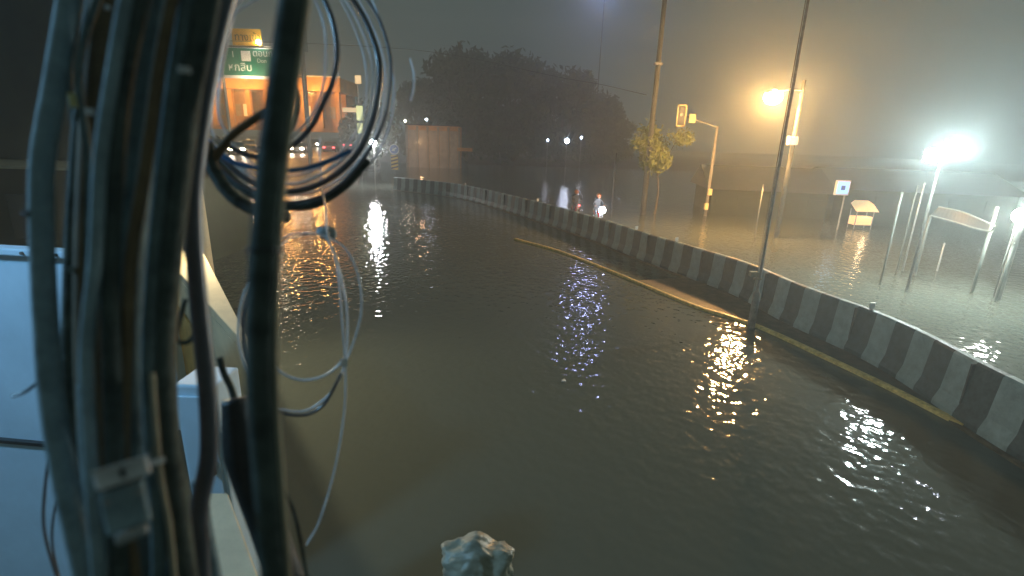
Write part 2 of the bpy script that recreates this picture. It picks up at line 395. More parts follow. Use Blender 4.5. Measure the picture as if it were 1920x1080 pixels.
# thin posts
def post(bx, by, ytop, r, label, mt='galv', cap=False, grp='slim posts in the flooded verge', head=None):
    b0, zt = pole_axis(bx, by, ytop)
    e = empty('signpost' if head else 'metal_post', (b0.x, b0.y, 0), label, 'post', grp)
    MB().tube([(0, 0, -.4), (0, 0, zt)], [r, r * .8], 10).build('pole', mt, e, smooth=True)
    MB().tube([(0, 0, zt - .02), (0, 0, zt + .05)], [r * 1.3, r * .7], 10).build('cap', mt, e)
    return e, b0, zt
mk('pale_metal', (.13, .145, .13), .6, .1, nscale=8)
post(1147, 390, 288, .04, 'thin pale post just right of the motorcycle headlight', 'pale_metal')
post(1650, 532, 362, .038, 'bright pale post left of the close pair of posts', 'pale_metal')
post(1681, 508, 350, .03, 'post with mottled paint, left one of the close pair', 'pale_metal')
post(1692, 508, 345, .034, 'post of the close pair nearest the twin floodlights', 'galv')
post(1757, 508, 458, .035, 'short leaning post stub under the twin floodlights', 'galv')
post(1866, 565, 458, .038, 'knobbly post below the lamp at the right edge', 'pale_metal')
post(1415, 445, 348, .03, 'very thin post left of the orange street lamp', 'galv')
post(930, 300, 222, .07, 'thin faint post before the dark trees', 'galv')

# shelter at right: curved roof on posts
b0, zt = pole_axis(1822, 548, 405)
sh = empty('bus_shelter', (b0.x, b0.y, 0), 'open shelter with thin curved roof standing in flood at right', 'shelter')
dep = (Vector((b0.x, b0.y, zt)) - O).dot(F)
MB().tube([(0, 0, -.4), (0, 0, zt + .3)], .05, 8).build('post', 'pale_metal', sh, smooth=True)
a1 = [D(x, y, dep + dd) - b0 for x, y, dd in ((1760, 388, 2.2), (1800, 396, 1.4), (1835, 410, .6), (1866, 424, 0))]
a2 = [D(x, y, dep + dd) - b0 for x, y, dd in ((1745, 404, 2.2), (1790, 416, 1.4), (1830, 428, .6), (1862, 434, 0))]
g = MB(); c1_ = catmull(a1, 6); c2_ = catmull(a2, 6)
vs = c1_ + c2_ + [p - Vector((0, 0, .04)) for p in c1_] + [p - Vector((0, 0, .04)) for p in c2_]; k = len(c1_)
fs = []
for i in range(k - 1): fs += [(i, i + 1, k + i + 1, k + i), (2 * k + i, 3 * k + i, 3 * k + i + 1, 2 * k + i + 1), (i, 2 * k + i, 2 * k + i + 1, i + 1), (k + i, k + i + 1, 3 * k + i + 1, 3 * k + i)]
g.add(vs, fs); g.build('roof', 'roof_sheet', sh)
MB().tube(c1_, .03, 6).build('roof_edge', 'pale_metal', sh); MB().tube(c2_, .025, 6).build('roof_edge', 'pale_metal', sh)
p2 = a2[0]; MB().tube([(p2.x, p2.y, -.4), (p2.x, p2.y, p2.z)], .045, 8).build('post', 'pale_metal', sh, smooth=True)

# lit blue sign box and lit stall
b0, zt = pole_axis(1570, 430, 338)
bs = empty('light_box_sign', (b0.x, b0.y, 0), 'small glowing blue box sign on a post above the flood', 'sign')
MB().tube([(0, 0, -.3), (0, 0, zt - .6)], .045, 8).build('post', 'galv', bs)
dep = (Vector((b0.x, b0.y, zt)) - O).dot(F); q = D(1579, 352, dep) - b0
MB().box(q, (.80, .16, .84)).build('frame', 'white_plastic', bs, bevel=.02)
MB().box(q + Vector((0, -.085, 0)), (.66, .02, .70)).build('lit_panel', 'e_bluesign', bs)
MB().box(q + Vector((0, -.105, 0)), (.22, .02, .24)).build('emblem', 'sign_blue', bs)
b0 = P(1610, 428, 0)
st = empty('lit_stall', (b0.x, b0.y, 0), 'small warmly lit stall with pale awning standing in flood', 'stall')
for sx in (-.5, .5):
    for sy in (-.3, .3): MB().tube([(sx, sy, -.3), (sx, sy, 1.15)], .03, 6).build('post', 'galv', st)
MB().box((0, 0, .48), (1.05, .6, .5)).build('counter', 'e_stall', st, bevel=.03)  # counter and awning glow themselves in place of light falling on them
g = MB(); g.prism([(-.65, -.5, 1.05), (.65, -.5, 1.05), (.65, .1, 1.45), (.4, .2, 1.62), (-.4, .2, 1.62), (-.65, .1, 1.45)], (0, .12, .02)); g.build('awning', 'e_stall', st)
lamp('stall_light', b0 + Vector((0, -.5, 1.0)), 14, (1, .7, .4), st, .1)

# long low sheds in the dark behind the lamp
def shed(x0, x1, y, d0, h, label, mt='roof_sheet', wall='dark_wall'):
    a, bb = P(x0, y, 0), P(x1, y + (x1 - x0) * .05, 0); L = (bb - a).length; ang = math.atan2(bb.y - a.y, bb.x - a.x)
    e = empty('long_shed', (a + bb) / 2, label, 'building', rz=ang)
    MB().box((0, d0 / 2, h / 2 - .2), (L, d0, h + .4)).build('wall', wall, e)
    g = MB(); g.prism([(-L / 2 - .4, -.6, h), (-L / 2 - .4, d0 / 2, h + 1.5), (-L / 2 - .4, d0 + .6, h), (-L / 2 - .4, d0 / 2, h + 1.62)], (L + .8, 0, 0)); 
    g = MB(); g.add([(-L / 2 - .4, -.6, h), (L / 2 + .4, -.6, h), (L / 2 + .4, d0 / 2, h + 1.5), (-L / 2 - .4, d0 / 2, h + 1.5), (L / 2 + .4, d0 + .6, h), (-L / 2 - .4, d0 + .6, h)], [(0, 1, 2, 3), (3, 2, 4, 5), (0, 3, 5), (1, 4, 2), (0, 5, 4, 1)])
    g.build('roof', mt, e)
    for k in range(5):
        x = -L / 2 + L * (k + .5) / 5
        f = MB().box((x, -.02, h * .45), (L / 8, .06, h * .55)).build('shutter', 'dark_wall', e)
    return e
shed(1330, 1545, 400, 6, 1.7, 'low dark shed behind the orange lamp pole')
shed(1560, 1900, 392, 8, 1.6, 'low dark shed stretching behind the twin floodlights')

# distant street lights near the horizon
for (x, y, dd, pw, em, lb) in ((1063, 264, 70, 60, 'e_cool', 'distant bluish street light beneath the dark trees'), (1090, 258, 82, 12, 'e_cool', 'faint distant light right of the bluish street light'),
                       (1027, 263, 76, 5, 'e_cool', 'faint distant light left of the bluish street light'), (760, 227, 77, 6, 'e_warm', 'tiny warm lamp on post above the orange lit shophouses'), (800, 224, 77, 8, 'e_cool', 'tiny bluish lamp on post above the orange lit shophouses')):
    q = D(x, y, dd); e = empty('distant_lamp', (q.x, q.y, 0), lb, 'street lamp', 'distant lamps near the horizon')
    MB().tube([(0, 0, -.3), (0, 0, q.z)], .06, 6).build('pole', 'galv', e)
    MB().ball((0, -.1, q.z), {60: .34, 12: .16, 5: .14, 6: .14, 8: .18}[pw], 8).build('lamp_glass', em, e)

b0 = under(1090, 590, 35); e = empty('high_mast_lamp', b0, 'tall thin lighting mast behind the dark trees, lamp above the picture', 'street lamp')
MB().tube([(0, 0, -.3), (0, 0, 35)], [.16, .06], 10).build('pole', 'dark_wall', e)
MB().tube([(0, 0, 35), (0, 0, 35.5)], [.9, .7], 16).build('lamp_head', 'galv', e)
MB().ball((0, -.2, 34.8), 1.0, 12, sz=(1, 1, .4)).build('lamp_glass', 'e_mast', e)

# ------------------------------------------------------------------ keep-left sign and hazard board at the median nose
b0, zt = pole_axis(741, 328, 268)
kl = empty('keep_left_sign', (b0.x, b0.y, 0), 'round blue arrow sign above yellow and black hazard board', 'sign')
MB().tube([(0, 0, -.3), (0, 0, zt)], .05, 8).build('post', 'galv', kl)
dep = (Vector((b0.x, b0.y, zt)) - O).dot(F); sc_ = dep / FPX
zc = zat(b0, 280); r_ = 9.5 * sc_
MB().tube([(0, -.06, zc), (0, -.1, zc)], r_, 24).build('sign_rim', 'sign_white', kl)
MB().tube([(0, -.1, zc), (0, -.12, zc)], r_ * .84, 24).build('sign_disc', 'sign_blue', kl)
g = MB(); a = math.radians(215)
def rot2(x, z): return Vector((x * math.cos(a) - z * math.sin(a), -.13, zc + x * math.sin(a) + z * math.cos(a)))
g.prism([rot2(*p) for p in ((-r_ * .55, -r_ * .12), (0, -r_ * .12), (0, -r_ * .38), (r_ * .6, 0), (0, r_ * .38), (0, r_ * .12), (-r_ * .55, r_ * .12))], (0, -.02, 0)); g.build('arrow', 'sign_white', kl)
zb0, zb1 = zat(b0, 318), zat(b0, 291); wv = 6.5 * sc_
bd = MB().box((0, -.08, (zb0 + zb1) / 2), (wv * 2, .04, zb1 - zb0)).build('hazard_board', 'chev_yellow', kl)
g = MB(); hb = zb1 - zb0; st_ = hb / 4
for k in range(4):
    z0 = zb0 + k * st_ + .04; t_ = st_ * .48; sl_ = st_ * .55
    zz = [(-wv, z0), (wv, z0 + sl_), (wv, min(z0 + sl_ + t_, zb1)), (-wv, min(z0 + t_, zb1))]
    g.prism([Vector((x, -.104, z)) for x, z in zz], (0, -.01, 0))
g.build('stripes', 'sign_black', bd)

# lamp post by the nose whose glare lies on the water
b0 = D(700, 268, 46); b0.z = 0; q = D(700, 268, 46)
nl = empty('street_lamp', b0, 'short white lamp at the far end, left of the blue arrow sign', 'street lamp')
MB().tube([(0, .1, -.3), (0, .1, q.z)], .06, 8).build('pole', 'galv', nl)
MB().box((0, .1, q.z + .22), (.5, .3, .1)).build('lamp_head', 'dark_steel', nl, bevel=.02)
MB().ball((0, -.05, q.z), .3, 12).build('lamp_glass', 'e_nose', nl, smooth=True)
lamp('nose_light', q + Vector((0, -.45, -.1)), 700, (1, .97, .95), nl, .3)

# ------------------------------------------------------------------ left background: gantry, building, shops
gp = D(470, 120, 56); gz = lambda y: D(470, y, 56).z; GX = lambda x: D(x, 120, 56).x
gan = empty('road_sign_gantry', (gp.x, gp.y, 0), 'big green direction sign with yellow panel above on a gantry', 'road sign')
x0, x1 = GX(416) - gp.x, GX(548) - gp.x; z0, z1b = gz(147), gz(91)
for xx in (x0 - .2, x1 + 1.2): MB().tube([(xx, .3, -.3), (xx, .3, gz(60))], .16, 10).build('post', 'galv', gan)
MB().tube([(x0 - .2, .3, gz(88)), (x1 + 1.2, .3, gz(88))], .1, 8).build('beam', 'galv', gan)
MB().tube([(x0 - .2, .3, gz(140)), (x1 + 1.2, .3, gz(140))], .1, 8).build('beam', 'galv', gan)
MB().box(((x0 + x1) / 2, .06, (z0 + z1b) / 2), (x1 - x0, .1, z1b - z0)).build('rim', 'sign_white', gan)
MB().box(((x0 + x1) / 2, 0, (z0 + z1b) / 2 + .12), (x1 - x0 - .2, .1, z1b - z0 - .4)).build('green_panel', 'sign_green', gan)
u = lambda x: GX(x) - gp.x; RX = (math.pi / 2, 0, 0)
y0, y1 = u(441), u(495)
MB().box(((y0 + y1) / 2, 0, (gz(87) + gz(58)) / 2), (y1 - y0, .1, gz(58) - gz(87))).build('yellow_panel', 'sign_yellow', gan)
text('ทางเข้า', 'lettering', 1.05, 'sign_black', gan, ((y0 + y1) / 2 + .1, -.06, gz(73)), RX)
MB().box((u(463), -.06, gz(106)), (1.05, .04, 1.05)).build('route_shield', 'sign_white', gan, bevel=.1)
text('1', 'lettering', .9, 'sign_white', gan, (u(439), -.06, gz(104)), RX)
text('ตอนก', 'lettering', .95, 'sign_white', gan, (u(495), -.06, gz(101)), RX)
text('Don', 'lettering', .6, 'sign_white', gan, (u(492), -.06, gz(114)), RX)
text('หกสิบ', 'lettering', 1.15, 'sign_white', gan, (u(450), -.06, gz(127)), RX)
MB().ball((u(491), -.35, gz(81)), .22, 10).build('lamp_glass', 'e_warm', gan)
lamp('gantry_light', gp * 1 + Vector((u(470), -1.6, gz(150) - gp.z)), 520, (1, .75, .45), gan, .2)

gp2 = D(560, 68, 50); gb = empty('grey_road_sign', (gp2.x, gp2.y, 0), 'plain grey back of a sign beside the green direction sign', 'road sign')
h2 = D(560, 40, 50).z - D(560, 96, 50).z
MB().box((0, 0, gp2.z), (D(576, 68, 50).x - D(545, 68, 50).x, .1, h2)).build('panel', 'sign_grey', gb, bevel=.02)
MB().tube([(0, .15, -.3), (0, .15, gp2.z + .5)], .1, 8).build('post', 'galv', gb)

# orange lit terminal building
bd0 = D(525, 200, 84); tb = empty('toll_building', (bd0.x, bd0.y, 0), 'wide orange lit building with flat canopy behind the green sign', 'building')
bx = lambda x: D(x, 200, 84).x - bd0.x; bz = lambda y: D(525, y, 84).z
X0, X1 = bx(380), bx(648)
MB().box(((X0 + X1) / 2, 3, bz(235) / 2 + bz(160) / 2), (X1 - X0, 5, bz(160) - bz(255))).build('wall', 'ochre_wall', tb)
MB().box(((X0 + X1) / 2, -.5, (bz(150) + bz(174)) / 2), (X1 - X0 + 2, 9, bz(150) - bz(174))).build('canopy', 'ochre_wall', tb, bevel=.05)
MB().box(((X0 + X1) / 2, -5.05, bz(149)), (X1 - X0 + 2.2, .15, .18)).build('gutter', 'sign_white', tb)
for x in range(392, 650, 32):
    MB().box((bx(x), -3.5, bz(215) / 2 + bz(174) / 2), (.7, .7, bz(174) - bz(262))).build('column', 'ochre_wall', tb)
for i, x in enumerate((408, 440, 462, 545, 572, 600, 625)):
    MB().box((bx(x), .44, bz(208)), (1.5, .1, 1.9)).build('window', 'e_window' if i in (2, 3, 4) else 'shutter', tb)
for x in (430, 500, 560, 620): lamp('canopy_light', (bd0.x + bx(x), bd0.y - 7.5, bz(180)), 1500, (1, .48, .12), tb, .3)

# orange lit shophouses
q = D(812, 262, 78); sh2 = empty('shophouse', (q.x, q.y, 0), 'orange lit row of shuttered bays left of the dark trees', 'building')
sx = lambda x: D(x, 262, 78).x - q.x; sz = lambda y: D(812, y, 78).z
W_ = sx(862) - sx(765)
MB().box((0, 2, sz(236) / 2 - .2), (W_, 4, sz(236) + .4)).build('wall', 'ochre_wall', sh2)
MB().box((0, 1.8, sz(235)), (W_ + .5, 4.6, .18)).build('roof', 'roof_sheet', sh2)
for i in range(6): MB().box((-W_ / 2 + W_ * i / 5, -.12, sz(238) / 2), (.3, .25, sz(238))).build('pilaster', 'old_concrete', sh2)
for i in range(5): MB().box((-W_ / 2 + W_ * (i + .5) / 5, -.03, sz(245) / 2), (W_ / 5 - .45, .08, sz(245))).build('shutter', 'shutter', sh2)
lamp('shop_light', Vector((q.x - 1, q.y - 5, 3.6)), 330, (1, .55, .25), sh2, .2)
MB().box((W_ / 2 + 1.2, -2.9, sz(278)), (2.3, .3, .5)).build('sign_board', 'ochre_wall', sh2)

# yellow-green lit signs on a post
q = D(672, 205, 52); e = empty('shop_sign', (q.x, q.y, 0), 'narrow yellow green signs stacked on one post', 'sign')
MB().tube([(0, .2, -.3), (0, .2, D(672, 150, 52).z)], .07, 8).build('post', 'galv', e)
for (x, y, w_, h_, mm) in ((674, 212, 12, 26, 'e_yellowgreen'), (672, 240, 10, 18, 'e_yellowgreen'), (676, 151, 11, 14, 'e_window'), (655, 206, 26, 8, 'e_stall')):
    p = D(x, y, 52); k = 52 / FPX; MB().box((p.x - q.x, 0, p.z), (w_ * k, .12, h_ * k)).build('sign_panel', mm, e, bevel=.02)

# ------------------------------------------------------------------ vehicles in the flood
def make_car(label, paint, heads=True, tails=False, hs='e_warm', taxi=False, grp='cars waiting at the far junction'):
    r = empty('car', (0, 0, 0), label, 'car', grp)      # length along y, front at -y
    g = MB(); W2 = .87
    prof = [(-2.15, .35), (-2.2, .62), (-1.95, .86), (-1.0, .98), (1.6, 1.0), (2.1, .9), (2.2, .5), (2.1, .3), (-2.05, .28)]
    g.prism([Vector((-W2, y, z)) for y, z in prof], (2 * W2, 0, 0)); g.build('body', paint, r, bevel=.07)
    cp = [(-1.0, .97), (-.35, 1.45), (1.0, 1.47), (1.65, .99)]
    g = MB(); vs = [Vector((sx_ * (W2 - .06 - (.12 if z > 1.2 else 0)), y, z)) for sx_ in (-1, 1) for y, z in cp]
    g.add(vs, [(0, 1, 2, 3), (7, 6, 5, 4), (0, 4, 5, 1), (1, 5, 6, 2), (2, 6, 7, 3), (3, 7, 4, 0)]); g.build('cabin_glass', 'dark_glass', r, bevel=.03)
    g = MB(); g.box((0, .33, 1.475), (1.34, 1.3, .05)); g.build('roof', paint, r, bevel=.02)
    for sx_ in (-1, 1):
        for yy in (-1.35, 1.4):
            wv_ = MB().tube([(sx_ * .72, yy, .32), (sx_ * .9, yy, .32)], .32, 16).build('wheel', 'rubber', r)
            MB().tube([(sx_ * .89, yy, .32), (sx_ * .92, yy, .32)], .19, 12).build('rim', 'galv', wv_)
        MB().ball((sx_ * .64, -2.12, .68), .19, 10, sz=(1.3, .6, .8)).build('headlight', hs if heads else 'dark_glass', r, smooth=True)
        MB().box((sx_ * .66, 2.17, .76), (.3, .08, .16)).build('taillight', 'e_red', r)
    MB().box((0, -2.2, .42), (.45, .04, .12)).build('number_plate', 'sign_white', r)
    if taxi: MB().box((0, .2, 1.57), (.4, .18, .15)).build('roof_sign', 'e_window', r, bevel=.02)
    return r
def place(o, x, y, z, rz): p = P(x, y, z); o.location = (p.x, p.y, z); o.rotation_euler = (0, 0, rz)
place(make_car('yellow taxi facing us under the green sign', 'car_yellow', False, taxi=True), 468, 284, 2.0, math.radians(24))
place(make_car('white car facing us with headlights lit', 'car_white', True), 562, 288, 2.0, math.radians(14))
place(make_car('dark red car seen from behind with brake lights lit', 'car_red', False), 622, 286, 2.0, math.radians(190))
place(make_car('pale car under the canopy left of the yellow sign post', 'car_white', False), 545, 268, 2.3, math.radians(30))
place(make_car('dark car half hidden by the thick hanging cable', 'car_dark', True, hs='e_window'), 498, 300, 1.5, math.radians(20))
place(make_car('white car farthest left on the road, headlights lit', 'car_white', True), 445, 290, 1.9, math.radians(28))
place(make_car('dark car with lit headlights close behind the red one', 'car_dark', True), 592, 277, 2.15, math.radians(12))
place(make_car('dark red car at the right end of the queue, tail lights lit', 'car_red', False), 655, 279, 2.0, math.radians(188))
# white van in the flood by the median nose
def make_van(label):
    r = empty('pickup_truck', (0, 0, 0), label, 'truck')
    prof = [(-2.5, .4), (-2.5, 1.05), (-1.5, 1.15), (-1.0, 1.75), (.5, 1.8), (.55, 1.1), (2.5, 1.1), (2.5, .4)]
    g = MB(); g.prism([Vector((-.9, y, z)) for y, z in prof], (1.8, 0, 0)); g.build('body', 'truck_grey', r, bevel=.06)
    g = MB(); g.add([(-.78, -1.48, 1.19), (.78, -1.48, 1.19), (.7, -1.04, 1.7), (-.7, -1.04, 1.7)], [(0, 1, 2, 3)])
    g.prism([(-.78, -1.52, 1.19), (.78, -1.52, 1.19), (.7, -1.09, 1.7), (-.7, -1.09, 1.7)], (0, .03, 0)); g.build('windscreen', 'dark_glass', r)
    for s_ in (-1, 1):
        for yy in (-1.6, 1.6): MB().tube([(s_ * .74, yy, .38), (s_ * .93, yy, .38)], .38, 16).build('wheel', 'rubber', r)
        MB().ball((s_ * .68, -2.5, .85), .14, 10, sz=(1.2, .4, .8)).build('headlight', 'dark_glass', r)
        MB().box((s_ * .8, 2.52, .9), (.14, .06, .3)).build('taillight', 'e_red', r)
    return r
v = make_van('white pickup truck wading left of the blue arrow sign'); place(v, 700, 322, -.25, math.radians(12))

def skin_body(name, joints, edges, parent, mt):
    me = bpy.data.meshes.new(name); me.from_pydata([j[0] for j in joints], edges, []); me.materials.append(M[mt])
    o = bpy.data.objects.new(name, me); C.objects.link(o)
    o.modifiers.new('skin', 'SKIN').use_smooth_shade = True
    for i, sv in enumerate(me.skin_vertices[0].data): sv.radius = (joints[i][1], joints[i][1]); sv.use_root = (i == 0)
    o.modifiers.new('sub', 'SUBSURF').levels = 1; o.modifiers['sub'].render_levels = 2
    if parent is not None: o.parent = parent
    return o
def make_motorbike(label, em, radius, grp='motorcycles wading beyond the barrier'):
    r = empty('motorcycle', (0, 0, 0), label, 'motorcycle', grp)      # front at -y
    for yy in (-.62, .62):
        g = MB(); pts = [Vector((0, yy + .27 * math.cos(t), .29 + .27 * math.sin(t))) for t in [2 * math.pi * k / 20 for k in range(21)]]
        g.tube(pts, .045, 8, cap=False); wh = g.build('wheel', 'rubber', r)
        MB().tube([(-.05, yy, .29), (.05, yy, .29)], .1, 8).build('hub', 'galv', wh)
    g = MB(); g.tube([(0, -.62, .3), (0, -.42, .98)], .035, 8); g.tube([(-.06, -.62, .3), (-.06, -.45, .9)], .02, 6); g.build('fork', 'galv', r)
    g = MB(); g.tube(catmull([(-.33, -.25, 1.05), (-.12, -.4, 1.02), (.12, -.4, 1.02), (.33, -.25, 1.05)], 5), .018, 6); g.build('handlebar', 'dark_steel', r)
    skin_body('fairing', [((0, -.42, .72), .13), ((0, -.25, .45), .12), ((0, .05, .38), .14), ((0, .4, .55), .14), ((0, .68, .72), .09)], [(0, 1), (1, 2), (2, 3), (3, 4)], r, 'car_red')
    MB().box((0, .3, .74), (.26, .7, .1)).build('seat', 'black_plastic', r, bevel=.03)
    MB().ball((0, -.70, .84), radius, 10, sz=(1, .5, 1)).build('headlight', em, r, smooth=True)
    return r
def make_rider(label, bikegrp):
    r = empty('person', (0, 0, 0), label, 'person', bikegrp)
    J = [((0, .22, .86), .13), ((0, .17, 1.1), .135), ((0, .12, 1.33), .13), ((0, .09, 1.43), .055), ((0, .05, 1.5), .05),
         ((-.19, .11, 1.34), .07), ((-.30, -.02, 1.13), .05), ((-.27, -.2, 1.07), .038), ((.19, .11, 1.34), .07), ((.30, -.02, 1.13), .05), ((.27, -.2, 1.07), .038),
         ((-.14, .1, .84), .09), ((-.19, -.2, .74), .075), ((-.16, -.05, .36), .05), ((-.16, -.2, .27), .04), ((.14, .1, .84), .09), ((.19, -.2, .74), .075), ((.16, -.05, .36), .05), ((.16, -.2, .27), .04)]
    E_ = [(0, 1), (1, 2), (2, 3), (3, 4), (2, 5), (5, 6), (6, 7), (2, 8), (8, 9), (9, 10), (0, 11), (11, 12), (12, 13), (13, 14), (0, 15), (15, 16), (16, 17), (17, 18)]
    skin_body('body', J, E_, r, 'shirt')
    g = MB(); g.ball((0, .02, 1.56), .1, 12, sz=(.85, 1, 1.15)); g.ball((0, -.085, 1.55), .018, 6); g.build('head', 'skin', r, smooth=True)
    g = MB(); g.ball((0, .04, 1.6), .14, 14, sz=(1, 1.1, 1)); g.build('helmet', 'helmet', r, smooth=True)
    for s_ in (-1, 1):
        g = MB(); g.box((s_ * .27, -.235, 1.06), (.08, .08, .035))
        for k in range(4): g.tube([(s_ * (.245 + .02 * k), -.26, 1.075), (s_ * (.245 + .02 * k), -.31, 1.06), (s_ * (.245 + .02 * k), -.3, 1.02)], .009, 6)
        g.tube([(s_ * .235, -.22, 1.06), (s_ * .22, -.26, 1.03)], .01, 6); g.build('hand', 'skin', r, bevel=.006)
    return r
p = D(1122, 388, 29.5); mb = make_motorbike('motorcycle with dazzling white headlight beyond the barrier', 'e_bike', .2); mb.location = (p.x, p.y, -.1); mb.rotation_euler = (0, 0, math.radians(10))
rd = make_rider('person in orange helmet riding toward us behind the headlight', 'riders wading on motorcycles'); rd.location = mb.location; rd.rotation_euler = mb.rotation_euler
lamp('bike_light', p + Vector((.02, -1.0, 0)), 15, (.85, .88, 1), mb, .09)
p = D(1080, 384, 31.5); m2 = make_motorbike('motorcycle with faint light following beyond the barrier', 'e_red', .06); m2.location = (p.x, p.y, -.1); m2.rotation_euler = (0, 0, math.radians(10))
r2 = make_rider('person on the second motorcycle further back in the flood', 'riders wading on motorcycles'); r2.location = m2.location; r2.rotation_euler = m2.rotation_euler

# ------------------------------------------------------------------ trees
def make_tree(base, H_, Rr, nl, leaf, label, cat='tree', mt='leaf', ls=.35, th=.25, flat=.75, grp=None, squash=.6, nclump=26):
    e = empty('tree', base, label, cat, grp)
    g = MB(); tz = H_ * (1 - flat)
    g.tube(catmull([(0, 0, -.4), (.1, 0, tz * .5), (-.05, .1, tz), (.1, 0, H_ * .75)], 5), [th * (1 - i / 19) + .02 for i in range(16)], 8)
    cl = []
    for k in range(nclump):
        a = random.uniform(0, 2 * math.pi); rr = Rr * math.sqrt(random.random()) * .85; zz = tz + (H_ - tz) * random.uniform(.12, .92)
        env = math.sqrt(max(.05, 1 - ((zz - tz) / (H_ - tz) - .45) ** 2 / .36)); c = Vector((rr * env * math.cos(a), rr * env * math.sin(a), zz)); cl.append((c, Rr * random.uniform(.2, .42)))
        if k % 2 == 0: g.tube([(0, 0, tz * .9), c * .6 + Vector((0, 0, tz * .4)), c], [th * .45, th * .22, .03], 6)
    g.build('trunk', 'bark', e, smooth=True)
    g = MB(); vs = []; fs = []
    for k in range(nl):
        c, r_ = random.choice(cl)
        d = Vector((random.gauss(0, 1), random.gauss(0, 1), random.gauss(0, 1) * squash)); d = d.normalized() * (r_ * random.random() ** .4); q = c + d
        a = Vector((random.gauss(0, 1), random.gauss(0, 1), random.gauss(0, 1))).normalized(); b_ = a.orthogonal().normalized(); s = ls * random.uniform(.5, 1.2)
        i = len(vs); vs += [q - a * s, q + b_ * s * .4, q + a * s, q - b_ * s * .4]; fs.append((i, i + 1, i + 2, i + 3))
    g.add(vs, fs); o = g.build('crown', mt, e); return e
TL = [(800, 150, 96, 5.6, 'dark bushy tree at the left end of the far row'), (876, 84, 92, 8.2, 'tallest dark round tree in the far row'),
      (968, 92, 96, 8.4, 'dark broad tree right of the tallest one'), (1060, 138, 98, 8.0, 'lower dark tree in the middle right of the row'), (1135, 185, 100, 6.0, 'small dark tree at the right end of the far row')]
for (x, y, dd, rr, lb) in TL:
    p = D(x, y, dd); make_tree((p.x, p.y, 0), p.z, rr + 1.2, 8500, 0, lb, ls=.75, th=.5, flat=.97, grp='dark trees beyond the far carriageway', nclump=52)
p = P(1213, 400, 0); z_ = zat(p, 236)
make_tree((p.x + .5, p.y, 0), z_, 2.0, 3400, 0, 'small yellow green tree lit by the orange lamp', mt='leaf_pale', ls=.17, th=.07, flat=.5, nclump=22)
for (x, y, dd, rr, hh, lb) in ((60, 60, 26, 5, 11, 'dark tree behind the cables at the far left'), (250, 120, 40, 6, 12, 'dark tree behind the cables left of the green sign'), (690, 150, 75, 5, 9, 'dim tree behind the coiled cables')):
    p = D(x, y, dd); make_tree((p.x, p.y, 0), hh, rr, 4200, 0, lb, ls=.45, th=.3, flat=.85)

# aerial wire before the trees
g = MB(); g.tube(catmull([D(-50, 60, 30), D(760, 92, 48), D(1055, 146, 42), D(1125, 158, 40), D(1212, 178, 31)], 8), .022, 5)
tag(g.build('overhead_wire', 'pale_metal'), 'thin overhead wire strung across the dark trees to the utility pole', 'wire')

# ------------------------------------------------------------------ left middle ground
q = D(130, 316, 15); bw = empty('dark_building', (q.x, q.y, 0), 'unlit building behind the cables at the far left with pale ledge', 'building')
xl, xr = D(-500, 316, 15).x - q.x, D(300, 316, 15).x - q.x
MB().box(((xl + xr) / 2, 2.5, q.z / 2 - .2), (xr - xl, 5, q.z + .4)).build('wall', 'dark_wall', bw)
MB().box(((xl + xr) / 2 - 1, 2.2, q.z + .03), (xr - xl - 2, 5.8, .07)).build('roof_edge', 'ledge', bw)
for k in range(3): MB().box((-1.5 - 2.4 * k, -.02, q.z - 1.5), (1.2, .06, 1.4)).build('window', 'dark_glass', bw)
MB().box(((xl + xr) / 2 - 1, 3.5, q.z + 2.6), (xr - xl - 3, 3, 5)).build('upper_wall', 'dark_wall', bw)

# white sheet hoarding
a = D(-260, 486, 3.6); bb = D(165, 472, 3.4); hb_ = empty('white_hoarding', (bb.x, bb.y, 0), 'big white sheet panel lit blue at the lower left behind cables', 'panel')
ang = math.atan2(bb.y - a.y, bb.x - a.x); L = (Vector((bb.x, bb.y)) - Vector((a.x, a.y))).length; zt = bb.z
hb_.rotation_euler = (0, 0, ang)
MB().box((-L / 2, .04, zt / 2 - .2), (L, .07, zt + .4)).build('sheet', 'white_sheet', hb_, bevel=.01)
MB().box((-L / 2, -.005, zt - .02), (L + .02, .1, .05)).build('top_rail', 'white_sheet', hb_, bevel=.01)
zs = D(60, 905, 2.95).z
s1 = D(30, 905, 3.46); MB().box((-L / 2, -.012, s1.z), (L, .035, .03)).build('seam_rail', 'dark_steel', hb_)
inv = Matrix.Rotation(-ang, 4, 'Z') @ Matrix.Translation((-bb.x, -bb.y, 0))
k = inv @ D(20, 912, 3.46)
for i_ in range(7):
    xx = -.18 - i_ * (L - .3) / 6; MB().tube([(xx, -.055, zt - .02), (xx, -.07, zt - .02)], .011, 8).build('bolt', 'old_steel', hb_)
MB().tube([(k.x, -.03, k.z), (k.x, -.09, k.z)], [.05, .035], 12).build('knob', 'dark_steel', hb_, smooth=True)

# white cabinet (blue lit) under the kiosk
p0 = D(322, 722, 3.3); p1 = D(402, 722, 3.3); wc = empty('white_cabinet', ((p0.x + p1.x) / 2, p0.y, 0), 'plain white cabinet lit blue between the hanging cables', 'cabinet')
ww = p1.x - p0.x
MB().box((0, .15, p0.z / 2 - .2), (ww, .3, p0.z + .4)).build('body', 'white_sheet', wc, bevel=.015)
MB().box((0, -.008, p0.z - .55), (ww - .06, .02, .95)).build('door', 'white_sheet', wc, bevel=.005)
MB().box((ww / 2 - .07, -.03, p0.z - .6), (.02, .03, .12)).build('handle', 'dark_steel', wc)

